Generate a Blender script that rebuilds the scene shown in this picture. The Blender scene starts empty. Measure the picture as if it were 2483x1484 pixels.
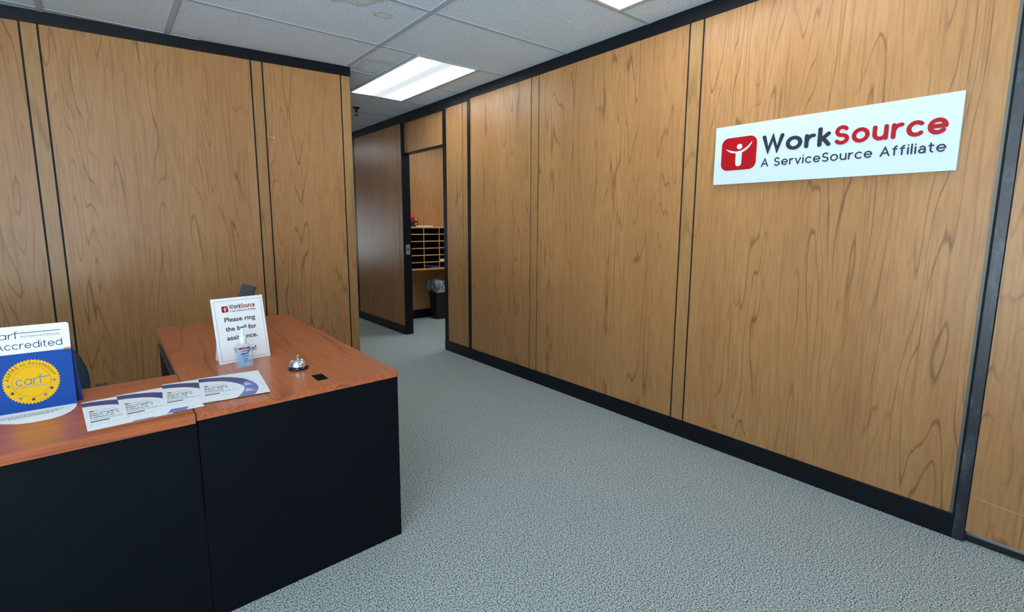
import bpy, bmesh, math, random
from math import sin, cos, pi, radians
from mathutils import Vector, Matrix
from mathutils.geometry import tessellate_polygon

random.seed(7)
SC = bpy.context.scene
COL = SC.collection

# ---------------------------------------------------------------- camera
W, H = 2483.0, 1484.0
FPX, CX, CY = 1205.737, 1239.965, 716.44
cam_d = bpy.data.cameras.new('camera')
cam_d.sensor_width = 36.0
cam_d.lens = 36.0 * FPX / W
cam_d.shift_x = (W / 2 - CX) / W
cam_d.shift_y = (CY - H / 2) / W
cam_d.clip_start = 0.02
cam = bpy.data.objects.new('camera', cam_d)
COL.objects.link(cam)
yaw, pitch, roll = 0.68192, -0.14195, 0.00422
fw = Vector((sin(yaw) * cos(pitch), cos(yaw) * cos(pitch), sin(pitch)))
rt0 = Vector((cos(yaw), -sin(yaw), 0)); up0 = rt0.cross(fw)
rt = rt0 * cos(roll) + up0 * sin(roll); up = up0 * cos(roll) - rt0 * sin(roll)
m = Matrix((rt, up, -fw)).transposed().to_4x4()
m.translation = (0, 0, 1.36)
cam.matrix_world = m
SC.camera = cam

# ---------------------------------------------------------------- light level
SC.view_settings.view_transform = 'Standard'
SC.view_settings.look = 'None'
SC.view_settings.gamma = 1.0
SC.view_settings.use_curve_mapping = False
SC.view_settings.exposure = 0.12
LAMP = 14.5            # radiance of the ceiling lamps' lenses
LAMP_COL = (0.88, 0.96, 1.0)
SKY = 4.0
GROUND = 4.6          # brightness of the sunlit ground outside relative to the sky
world = bpy.data.worlds.new('daylight'); SC.world = world
world.use_nodes = True
bg = world.node_tree.nodes['Background']
# hazy sky above, sunlit pavement below the horizon
_t = world.node_tree
_tc = _t.nodes.new('ShaderNodeTexCoord'); _sp = _t.nodes.new('ShaderNodeSeparateXYZ'); _rp = _t.nodes.new('ShaderNodeValToRGB')
_ma = _t.nodes.new('ShaderNodeMath'); _ma.operation = 'MULTIPLY_ADD'; _ma.inputs[1].default_value = 0.5; _ma.inputs[2].default_value = 0.5
_t.links.new(_tc.outputs['Generated'], _sp.inputs[0]); _t.links.new(_sp.outputs[2], _ma.inputs[0]); _t.links.new(_ma.outputs[0], _rp.inputs[0])
_rp.color_ramp.elements[0].position = 0.47; _rp.color_ramp.elements[0].color = (0.74 * GROUND, 0.90 * GROUND, 1.0 * GROUND, 1)
_rp.color_ramp.elements[1].position = 0.51; _rp.color_ramp.elements[1].color = (0.70, 0.86, 1.0, 1)
_t.links.new(_rp.outputs[0], bg.inputs[0])
bg.inputs[1].default_value = SKY
SC.cycles.max_bounces = 10
SC.cycles.diffuse_bounces = 6
SC.cycles.sample_clamp_indirect = 6.0
SC.cycles.caustics_reflective = False
SC.cycles.caustics_refractive = False

# ---------------------------------------------------------------- materials
def srgb(r, g, b):
    f = lambda c: (c / 255 / 12.92) if c <= 10 else ((c / 255 + 0.055) / 1.055) ** 2.4
    return (f(r), f(g), f(b), 1)

class NT:
    def __init__(s, name):
        s.m = bpy.data.materials.new(name); s.m.use_nodes = True
        s.t = s.m.node_tree; s.p = s.t.nodes['Principled BSDF']
    def n(s, typ, **kw):
        nd = s.t.nodes.new(typ)
        for k, v in kw.items():
            if k.startswith('i_'):
                key = k[2:]
                nd.inputs[int(key) if key.isdigit() else key].default_value = v
            else: setattr(nd, k, v)
        return nd
    def l(s, a, b): s.t.links.new(a, b)
    def math(s, op, a, b=None, c=None):
        nd = s.n('ShaderNodeMath', operation=op)
        for i, v in enumerate((a, b, c)):
            if v is None: continue
            if isinstance(v, (int, float)): nd.inputs[i].default_value = v
            else: s.l(v, nd.inputs[i])
        return nd.outputs[0]
    def mix(s, f, a, b, blend='MIX'):
        nd = s.n('ShaderNodeMix', data_type='RGBA', blend_type=blend)
        for i, v in ((0, f), (6, a), (7, b)):
            if isinstance(v, (int, float)): nd.inputs[i].default_value = v
            elif isinstance(v, tuple): nd.inputs[i].default_value = v
            else: s.l(v, nd.inputs[i])
        return nd.outputs[2]
    def smooth(s, v, lo, hi):
        nd = s.n('ShaderNodeMapRange', interpolation_type='SMOOTHSTEP')
        s.l(v, nd.inputs[0]); nd.inputs[1].default_value = lo; nd.inputs[2].default_value = hi
        return nd.outputs[0]
    def noise(s, vec, scale, detail=2, rough=0.5, dist=0.0):
        nd = s.n('ShaderNodeTexNoise', i_Scale=scale, i_Detail=detail, i_Roughness=rough, i_Distortion=dist)
        s.l(vec, nd.inputs['Vector']); return nd.outputs[0]
    def coords(s, scale=(1, 1, 1), rand=True):
        tc = s.n('ShaderNodeTexCoord')
        mp = s.n('ShaderNodeMapping'); mp.inputs['Scale'].default_value = scale
        if rand:
            oi = s.n('ShaderNodeObjectInfo')
            r = s.math('MULTIPLY', oi.outputs['Random'], 37.0)
            cb = s.n('ShaderNodeCombineXYZ'); s.l(r, cb.inputs[0]); s.l(r, cb.inputs[1]); s.l(r, cb.inputs[2])
            s.l(cb.outputs[0], mp.inputs['Location'])
        s.l(tc.outputs['Object'], mp.inputs['Vector'])
        return mp.outputs[0]
    def bump(s, h, strength=0.2, dist=0.002):
        b = s.n('ShaderNodeBump'); b.inputs['Strength'].default_value = strength; b.inputs['Distance'].default_value = dist
        s.l(h, b.inputs['Height']); s.l(b.outputs[0], s.p.inputs['Normal'])

def plain(name, col, rough=0.5, metal=0.0, spec=0.5):
    k = NT(name); k.p.inputs['Base Color'].default_value = col
    k.p.inputs['Roughness'].default_value = rough; k.p.inputs['Metallic'].default_value = metal
    k.p.inputs['Specular IOR Level'].default_value = spec
    return k.m

def wood(name, base, dark, line, grain=(1, 1, 0.095), big=4.8, rings=16.0, rough=0.38, line_amt=0.55, fibre_amt=0.55, spec=0.5, fib=70.0):
    """figured veneer: contour lines of a stretched noise field give the flame figure, a fine stretched noise the fibre"""
    k = NT(name)
    v = k.coords(grain)
    f = k.noise(v, big, 2.0, 0.45, 0.25)
    wob = k.noise(v, big * 5, 3.0, 0.55, 0.0)
    f2 = k.math('ADD', k.math('MULTIPLY', f, rings), k.math('MULTIPLY', wob, 0.5))
    fr = k.math('FRACT', f2)
    d = k.math('ABSOLUTE', k.math('SUBTRACT', fr, 0.5))
    ln = k.math('SUBTRACT', 1.0, k.smooth(d, 0.0, 0.10))
    amt = k.smooth(k.noise(v, big * 1.5, 1.0), 0.36, 0.62)
    ln = k.math('MULTIPLY', ln, k.math('ADD', k.math('MULTIPLY', amt, 0.8), 0.2))
    fb = k.noise(v, fib, 3.0, 0.6)
    v2 = k.coords(tuple(1 if g_ == 1 else g_ * 0.22 for g_ in grain))
    pore = k.smooth(k.noise(v2, fib * 1.1, 2.0, 0.6), 0.56, 0.70)
    c = k.mix(k.math('MULTIPLY', k.smooth(fb, 0.35, 0.7), fibre_amt), base, dark)
    c = k.mix(k.math('MULTIPLY', k.smooth(k.noise(v, big * .9, 1.0), 0.3, 0.75), 0.45), c, dark)
    c = k.mix(k.math('MULTIPLY', pore, line_amt * 0.45), c, line)
    c = k.mix(k.math('MULTIPLY', ln, line_amt), c, line)
    k.l(c, k.p.inputs['Base Color'])
    k.p.inputs['Roughness'].default_value = rough
    k.p.inputs['Specular IOR Level'].default_value = spec
    return k.m

M = {}
M['panel'] = wood('oak_panel_veneer', srgb(182, 134, 86), srgb(158, 110, 66), srgb(92, 57, 33), line_amt=0.6, rough=0.34, spec=0.35)
M['batten'] = wood('oak_batten_veneer', srgb(174, 131, 83), srgb(152, 111, 67), srgb(104, 72, 44), line_amt=0.45, spec=0.35, rough=0.34, big=5.0, rings=9.0)
M['desk_y'] = wood('cherry_laminate_lengthwise', srgb(192, 108, 68), srgb(164, 84, 50), srgb(104, 48, 30), grain=(1, 0.07, 1), big=4.0, rings=9.0, rough=0.28, line_amt=0.6, fibre_amt=.8)
M['desk_x'] = wood('cherry_laminate_crosswise', srgb(190, 106, 66), srgb(162, 82, 48), srgb(104, 48, 30), grain=(0.07, 1, 1), big=4.0, rings=9.0, rough=0.28, line_amt=0.6, fibre_amt=.8)
M['sorter'] = wood('sorter_pine', srgb(214, 166, 108), srgb(194, 144, 88), srgb(150, 104, 60), grain=(0.1, 1, 1), big=6.0, rings=6.0, rough=0.45)
M['sorter_shade'] = plain('sorter_shaded_inside', srgb(30, 18, 12), 0.8)  # shade inside the pigeonholes, put into the colour of the boards
M['black'] = plain('black_vinyl_trim', srgb(6, 11, 19), 0.4, 0, 0.3)
M['groove'] = plain('black_groove', srgb(14, 13, 13), 0.7)
M['deskblack'] = plain('black_laminate', srgb(4, 9, 17), 0.55, 0, 0.15)
M['lip'] = plain('grey_metal_lip', srgb(92, 96, 92), 0.45, 0.3)
M['white'] = plain('white_print_board', srgb(226, 231, 234), 0.45)
M['paper'] = plain('white_paper', srgb(236, 240, 242), 0.6)
M['flapwhite'] = plain('white_card', srgb(240, 243, 244), 0.5)
M['ink'] = plain('slate_ink', srgb(38, 43, 55), 0.5, 0, 0.25)
M['signwhite'] = plain('white_sign_face', srgb(200, 214, 222), 0.4)
M['inkdark'] = plain('dark_ink', srgb(46, 52, 64), 0.6)
M['red'] = plain('red_ink', srgb(166, 6, 20), 0.45, 0, 0.25)
M['greyline'] = plain('grey_ink', srgb(110, 120, 134), 0.6)
M['faint'] = plain('faint_ink', srgb(168, 176, 188), 0.6)
M['purple'] = plain('violet_ink', srgb(74, 76, 118), 0.55)
M['purple2'] = plain('pale_violet_ink', srgb(112, 118, 178), 0.55)
M['lilac'] = plain('lilac_ink', srgb(190, 194, 226), 0.55)
M['blue'] = plain('blue_ink', srgb(14, 68, 148), 0.5, 0, 0.2)
M['navy'] = plain('navy_ink', srgb(32, 44, 96), 0.5, 0, 0.25)
M['navyback'] = plain('navy_card', srgb(26, 42, 108), 0.5, 0, 0.3)
M['yellow'] = plain('yellow_ink', srgb(226, 174, 0), 0.5, 0, 0.2)
M['goldline'] = plain('olive_ink', srgb(110, 92, 24), 0.5)
M['orange'] = plain('orange_ink', srgb(222, 128, 62), 0.5)
M['sky'] = plain('pale_blue_ink', srgb(150, 186, 230), 0.5)
M['starblue'] = plain('steel_blue_ink', srgb(82, 118, 150), 0.5)
M['chrome'] = plain('chrome', (0.82, 0.83, 0.86, 1), 0.06, 1.0)
M['enamel'] = plain('black_enamel', srgb(20, 22, 30), 0.15)
M['pump'] = plain('white_pump_plastic', srgb(228, 238, 244), 0.3)
M['gel_label'] = plain('pale_blue_label', srgb(168, 200, 236), 0.35)
M['beige'] = plain('beige_scrap', srgb(190, 170, 130), 0.7)
M['device'] = plain('dark_grey_plastic', srgb(44, 46, 50), 0.45)
M['steel'] = plain('brushed_steel', srgb(170, 170, 160), 0.4, 0.6)
M['brass'] = plain('aged_bronze', srgb(70, 52, 42), 0.4, 0.7)
M['frame_white'] = plain('white_enamel', srgb(222, 224, 226), 0.4)
M['grid'] = plain('grey_grid_enamel', srgb(172, 190, 204), 0.5)
M['bin'] = plain('black_bin_plastic', srgb(18, 19, 22), 0.45)
M['redplastic'] = plain('red_plastic', srgb(196, 26, 32), 0.35)
M['bluefolder'] = plain('blue_folder', srgb(48, 90, 214), 0.5)
M['fleck'] = plain('white_chip', srgb(214, 206, 190), 0.7)
M['outdoor_wall'] = plain('painted_plaster', srgb(196, 196, 190), 0.8)

def mat_carpet():
    k = NT('loop_carpet')
    v = k.coords((1, 1, 1), False)
    a = k.noise(v, 175, 2.0, 0.6)
    b = k.noise(v, 380, 1.0, 0.5)
    s = k.math('ADD', k.math('MULTIPLY', a, 0.72), k.math('MULTIPLY', b, 0.28))
    c = k.mix(k.smooth(s, 0.38, 0.60), srgb(36, 50, 60), srgb(198, 208, 207))
    t = k.noise(v, 60, 1.0)
    c = k.mix(k.math('MULTIPLY', k.smooth(t, 0.5, 0.72), 0.3), c, srgb(168, 172, 150))
    k.l(c, k.p.inputs['Base Color'])
    k.p.inputs['Roughness'].default_value = 0.95
    k.p.inputs['Specular IOR Level'].default_value = 0.15
    k.bump(s, 0.5, 0.004)
    return k.m
M['carpet'] = mat_carpet()

def mat_tile():
    k = NT('fissured_ceiling_tile')
    v = k.coords((1, 1, 1), False)
    a = k.noise(v, 95, 2.0, 0.55)
    pit = k.smooth(a, 0.615, 0.69)
    g = k.noise(v, 130, 1.0, 0.5)
    spk = k.smooth(g, 0.62, 0.70)
    c = k.mix(k.math('MULTIPLY', pit, 0.75), srgb(214, 231, 244), srgb(104, 118, 128))
    c = k.mix(k.math('MULTIPLY', spk, 0.75), c, srgb(246, 250, 252))
    # old water marks on single tiles
    wob = k.noise(v, 9, 2.0)
    tc = k.n('ShaderNodeTexCoord')
    for (sx, sy, r, amt) in ((1.435, 3.02, 0.06, 0.5), (1.19, 2.86, 0.17, 0.5), (1.86, 4.02, 0.22, 0.45)):
        d = k.n('ShaderNodeVectorMath', operation='DISTANCE')
        k.l(tc.outputs['Object'], d.inputs[0]); d.inputs[1].default_value = (sx, sy, 2.6205)
        q = k.math('ADD', d.outputs['Value'], k.math('MULTIPLY', k.math('SUBTRACT', wob, 0.5), r * 1.2))
        ins = k.math('SUBTRACT', 1.0, k.smooth(q, r * 0.85, r))
        rim = k.math('MULTIPLY', ins, k.math('ADD', k.math('MULTIPLY', k.smooth(q, r * 0.4, r * 0.95), 0.8), 0.25))
        c = k.mix(k.math('MULTIPLY', rim, amt), c, srgb(168, 152, 118))
    k.l(c, k.p.inputs['Base Color'])
    k.p.inputs['Roughness'].default_value = 0.9
    k.p.inputs['Specular IOR Level'].default_value = 0.2
    k.bump(k.math('SUBTRACT', 1.0, pit), 0.6, 0.003)
    return k.m
M['tile'] = mat_tile()

def mat_lens(name, x0, x1, power):
    """prismatic lens over two tubes: a little dimmer between the tubes and at the ends"""
    k = NT(name)
    tc = k.n('ShaderNodeTexCoord'); sp = k.n('ShaderNodeSeparateXYZ')
    k.l(tc.outputs['Object'], sp.inputs[0])
    w = (x1 - x0)
    u = k.math('ABSOLUTE', sp.outputs[0])
    band = k.math('POWER', k.smooth(u, 0.0, w * 0.5), 2.0)
    s = k.math('MULTIPLY', k.math('ADD', k.math('MULTIPLY', band, 0.945), 0.055), power)
    e = k.n('ShaderNodeEmission'); e.inputs[0].default_value = LAMP_COL + (1,)
    k.l(s, e.inputs[1])
    k.l(e.outputs[0], k.t.nodes['Material Output'].inputs[0])
    return k.m

def mat_fabric():
    k = NT('blue_green_upholstery')
    v = k.coords((1, 1, 1), False)
    c = k.mix(k.noise(v, 220, 2.0), srgb(22, 40, 56), srgb(52, 76, 90))
    k.l(c, k.p.inputs['Base Color']); k.p.inputs['Roughness'].default_value = 0.95
    return k.m
M['fabric'] = mat_fabric()

def mat_post():
    k = NT('sheen_black_steel')
    v = k.coords((1, 1, 0.5), False)
    a = k.smooth(k.noise(v, 14, 4.0, 0.65), 0.5, 0.75)  # pale blotches paint reflected light into the black steel
    k.l(k.mix(a, srgb(34, 38, 46), srgb(74, 84, 92)), k.p.inputs['Base Color'])
    k.p.inputs['Roughness'].default_value = 0.35
    return k.m
M['post'] = mat_post()

def mat_clear(name):
    k = NT(name)
    t = k.n('ShaderNodeBsdfTransparent'); t.inputs[0].default_value = (0.93, 0.97, 1.0, 1)
    mx = k.n('ShaderNodeMixShader'); lw = k.n('ShaderNodeLayerWeight', i_Blend=0.35)
    k.l(k.math('ADD', k.math('MULTIPLY', lw.outputs['Facing'], 0.55), 0.10), mx.inputs[0])
    k.p.inputs['Base Color'].default_value = srgb(206, 222, 236); k.p.inputs['Roughness'].default_value = 0.08
    k.l(t.outputs[0], mx.inputs[1]); k.l(k.p.outputs[0], mx.inputs[2])
    k.l(mx.outputs[0], k.t.nodes['Material Output'].inputs[0])
    return k.m
M['clearplastic'] = mat_clear('clear_bottle_plastic')

def mat_pane():
    k = NT('window_pane_glass')
    t = k.n('ShaderNodeBsdfTransparent'); g = k.n('ShaderNodeBsdfGlossy', i_Roughness=0.02)
    mx = k.n('ShaderNodeMixShader'); fr = k.n('ShaderNodeFresnel')
    k.l(k.math('MULTIPLY', fr.outputs[0], 0.6), mx.inputs[0]); k.l(t.outputs[0], mx.inputs[1]); k.l(g.outputs[0], mx.inputs[2])
    k.l(mx.outputs[0], k.t.nodes['Material Output'].inputs[0])
    return k.m
M['pane'] = mat_pane()

def mat_liner():
    k = NT('clear_bin_liner')
    t = k.n('ShaderNodeBsdfTransparent')
    mx = k.n('ShaderNodeMixShader')
    v = k.coords((1, 1, 0.6), False)
    k.l(k.math('ADD', k.math('MULTIPLY', k.smooth(k.noise(v, 16, 3.0), 0.4, 0.65), 0.55), 0.22), mx.inputs[0])
    k.p.inputs['Base Color'].default_value = srgb(200, 208, 214); k.p.inputs['Roughness'].default_value = 0.25
    k.l(t.outputs[0], mx.inputs[1]); k.l(k.p.outputs[0], mx.inputs[2])
    k.l(mx.outputs[0], k.t.nodes['Material Output'].inputs[0])
    return k.m
M['liner'] = mat_liner()

# ---------------------------------------------------------------- mesh helpers
class MB:
    def __init__(s): s.v = []; s.f = []; s.mi = []; s.cur = 0
    def add(s, vs, fs):
        o = len(s.v); s.v += [tuple(p) for p in vs]
        for f in fs: s.f.append(tuple(i + o for i in f)); s.mi.append(s.cur)
    def box(s, x0, x1, y0, y1, z0, z1):
        s.add([(x, y, z) for z in (z0, z1) for y in (y0, y1) for x in (x0, x1)],
              [(0, 2, 3, 1), (4, 5, 7, 6), (0, 1, 5, 4), (2, 6, 7, 3), (0, 4, 6, 2), (1, 3, 7, 5)])
        return s
    def prism(s, poly, z0, z1, top=None):
        """poly counter-clockwise in xy; top may give other xy for the upper outline"""
        n = len(poly); top = top or poly
        vs = [(p[0], p[1], z0) for p in poly] + [(p[0], p[1], z1) for p in top]
        tri = tessellate_polygon([[Vector((p[0], p[1], 0)) for p in poly]])
        fs = [(i, (i + 1) % n, n + (i + 1) % n, n + i) for i in range(n)]
        for t in tri:
            a, b, c = t
            ar = (poly[b][0] - poly[a][0]) * (poly[c][1] - poly[a][1]) - (poly[b][1] - poly[a][1]) * (poly[c][0] - poly[a][0])
            if ar < 0: a, b, c = a, c, b
            fs.append((n + a, n + b, n + c)); fs.append((a, c, b))
        s.add(vs, fs); return s
    def flat(s, poly, z):
        n = len(poly); fs = []
        for t in tessellate_polygon([[Vector((p[0], p[1], 0)) for p in poly]]):
            a, b, c = t
            ar = (poly[b][0] - poly[a][0]) * (poly[c][1] - poly[a][1]) - (poly[b][1] - poly[a][1]) * (poly[c][0] - poly[a][0])
            fs.append((a, b, c) if ar > 0 else (a, c, b))
        s.add([(p[0], p[1], z) for p in poly], fs); return s
    def lathe(s, prof, n=32, c=(0, 0, 0), sx=1, sy=1):
        vs = []
        for r, z in prof:
            for i in range(n):
                a = 2 * pi * i / n; vs.append((c[0] + r * cos(a) * sx, c[1] + r * sin(a) * sy, c[2] + z))
        fs = []
        for j in range(len(prof) - 1):
            for i in range(n):
                fs.append((j * n + i, j * n + (i + 1) % n, (j + 1) * n + (i + 1) % n, (j + 1) * n + i))
        if prof[0][0] > 1e-6: fs.append(tuple(reversed(range(n))))
        if prof[-1][0] > 1e-6: fs.append(tuple(range((len(prof) - 1) * n, len(prof) * n)))
        s.add(vs, fs); return s
    def tube(s, pts, r, n=12):
        pts = [Vector(p) for p in pts]; rings = []
        for i, p in enumerate(pts):
            d = (pts[min(i + 1, len(pts) - 1)] - pts[max(i - 1, 0)]).normalized()
            u = d.cross(Vector((0, 0, 1)));
            if u.length < 1e-3: u = d.cross(Vector((1, 0, 0)))
            u.normalize(); w = d.cross(u)
            rr = r[i] if isinstance(r, (list, tuple)) else r
            rings.append([p + u * rr * cos(2 * pi * k / n) + w * rr * sin(2 * pi * k / n) for k in range(n)])
        vs = [q for rg in rings for q in rg]; fs = []
        for j in range(len(rings) - 1):
            for k in range(n): fs.append((j * n + k, j * n + (k + 1) % n, (j + 1) * n + (k + 1) % n, (j + 1) * n + k))
        fs.append(tuple(range(n))); fs.append(tuple(reversed(range((len(rings) - 1) * n, len(rings) * n))))
        s.add(vs, fs); return s
    def loft(s, rings, cap=True):
        n = len(rings[0]); vs = [q for rg in rings for q in rg]; fs = []
        for j in range(len(rings) - 1):
            for k in range(n): fs.append((j * n + k, j * n + (k + 1) % n, (j + 1) * n + (k + 1) % n, (j + 1) * n + k))
        if cap: fs.append(tuple(reversed(range(n)))); fs.append(tuple(range((len(rings) - 1) * n, len(rings) * n)))
        s.add(vs, fs); return s
    def build(s, name, mats, parent=None, bevel=0.0, smooth=False, fix=True):
        me = bpy.data.meshes.new(name); me.from_pydata(s.v, [], s.f)
        for mm in (mats if isinstance(mats, (list, tuple)) else [mats]): me.materials.append(mm)
        me.polygons.foreach_set('material_index', s.mi)
        if fix:
            b = bmesh.new(); b.from_mesh(me); bmesh.ops.recalc_face_normals(b, faces=b.faces); b.to_mesh(me); b.free()
        if smooth:
            me.polygons.foreach_set('use_smooth', [True] * len(me.polygons))
            try: me.set_sharp_from_angle(angle=radians(40))
            except Exception: pass
        me.update()
        o = bpy.data.objects.new(name, me); COL.objects.link(o)
        if parent: o.parent = parent
        if bevel:
            bm = o.modifiers.new('bevel', 'BEVEL'); bm.width = bevel; bm.segments = 2; bm.limit_method = 'ANGLE'
        return o

def thing(name, label, cat, mat=None, loc=(0, 0, 0), group=None):
    o = bpy.data.objects.new(name, None); COL.objects.link(o)
    if mat is not None: o.matrix_world = mat
    else: o.location = loc
    o.empty_display_size = 0.1
    return tag(o, label, cat, group)
def tag(o, label, cat, group=None):
    o['label'] = label; o['category'] = cat
    if group: o['group'] = group
    return o
def struct(o): o['kind'] = 'structure'; return o
def sempty(name, mat=None):
    o = bpy.data.objects.new(name, None); COL.objects.link(o)
    if mat is not None: o.matrix_world = mat
    return struct(o)
def frame(origin, xdir, ydir):
    x = Vector(xdir).normalized(); y = Vector(ydir).normalized(); z = x.cross(y)
    mm = Matrix((x, y, z)).transposed().to_4x4(); mm.translation = origin
    return mm

# ---- plain lettering with the built-in font
_tc = {}
def glyphs(txt, bold=0.0):
    key = (txt, bold)
    if key not in _tc:
        cu = bpy.data.curves.new('t', 'FONT'); cu.body = txt; cu.size = 1.0; cu.offset = bold; cu.resolution_u = 4
        ob = bpy.data.objects.new('t', cu); COL.objects.link(ob)
        dg = bpy.context.evaluated_depsgraph_get()
        me = bpy.data.meshes.new_from_object(ob.evaluated_get(dg))
        vs = [tuple(v.co) for v in me.vertices]; fs = [tuple(p.vertices) for p in me.polygons]
        bpy.data.objects.remove(ob); bpy.data.curves.remove(cu); bpy.data.meshes.remove(me)
        _tc[key] = (vs, fs)
    return _tc[key]
_caph = max(v[1] for v in glyphs('H')[0])
def text_into(mb, txt, x0, x1, yb, cap, z, bold=0.0, slope=0.0):
    vs, fs = glyphs(txt, bold)
    if not vs: return
    a = min(v[0] for v in vs); b = max(v[0] for v in vs)
    sx = (x1 - x0) / (b - a); sy = cap / _caph
    mb.add([(x0 + (v[0] - a) * sx, yb + v[1] * sy + slope * (v[0] - a) * sx, z) for v in vs], fs)
def text(parent, name, txt, x0, x1, yb, cap, mat, z=0.0006, bold=0.0):
    mb = MB(); text_into(mb, txt, x0, x1, yb, cap, z, bold)
    return mb.build(name, mat, parent, fix=False)
def width(txt, bold=0.0):
    vs = glyphs(txt, bold)[0]
    return (max(v[0] for v in vs) - min(v[0] for v in vs)) if vs else 0.0

# ---- rounded stroke lettering
def arc(cx, cy, rx, ry, a0, a1, n=16):
    return [(cx + rx * cos(radians(a0 + (a1 - a0) * i / n)), cy + ry * sin(radians(a0 + (a1 - a0) * i / n))) for i in range(n + 1)]
S_ = arc(.44, 1.04, .40, .36, 35, 270)[:-1] + arc(.44, .34, .44, .34, 90, -148)
GL = {
 'W': (1.6, [[(0, 1.4), (.4, 0), (.8, 1.34), (1.2, 0), (1.6, 1.4)]]),
 'o': (1.04, [arc(.52, .5, .52, .5, 0, 360, 30)]),
 'r': (.52, [[(0, 0), (0, 1)], [(0, .5)] + arc(.5, .5, .48, .48, 170, 85, 8)]),
 'k': (.7, [[(0, 0), (0, 1.48)], [(.66, 1), (.05, .42)], [(.26, .6), (.7, 0)]]),
 'S': (.88, [S_]),
 'u': (.84, [[(0, 1)] + arc(.42, .42, .42, .42, 180, 360), [(.84, 1), (.84, 0)]]),
 'c': (.88, [arc(.5, .5, .5, .5, 48, 312, 24)]),
 'e': (1.0, [arc(.5, .5, .5, .5, 0, 318, 28), [(.06, .5), (1.0, .5)]]),
 'A': (1.2, [[(0, 0), (.6, 1.4), (1.2, 0)], [(.22, .46), (.98, .46)]]),
 'v': (.84, [[(0, 1), (.42, 0), (.84, 1)]]),
 'i': (.0, [[(0, 0), (0, 1)], [(0, 1.4), (0, 1.42)]]),
 'f': (.55, [[(.22, 0), (.22, 1.08)] + arc(.54, 1.08, .32, .34, 180, 95, 6), [(0, 1), (.52, 1)]]),
 'l': (.0, [[(0, 0), (0, 1.48)]]),
 'a': (.76, [[(.76, 0), (.76, .62)] + arc(.4, .62, .36, .38, 0, 140, 10), arc(.38, .29, .37, .29, 0, 360, 20)]),
 'd': (1.0, [arc(.5, .5, .5, .5, 0, 360, 30), [(1.0, 0), (1.0, 1.5)]]),
 'q': (1.0, [arc(.5, .5, .5, .5, 0, 360, 30), [(1.0, 0), (1.0, 1.0)]]),      # round single-storey a
 't': (.56, [[(.22, 1.36), (.22, .3)] + arc(.52, .3, .3, .3, 180, 265, 6), [(0, 1), (.54, 1)]]),
 ' ': (.35, []),
}
def strokes(txt, w, gap=.5):
    x = 0; out = []
    for ch in txt:
        adv, ps = GL[ch]
        for p in ps: out.append([(q[0] + x, q[1]) for q in p])
        x += adv + gap
    return out
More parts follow.
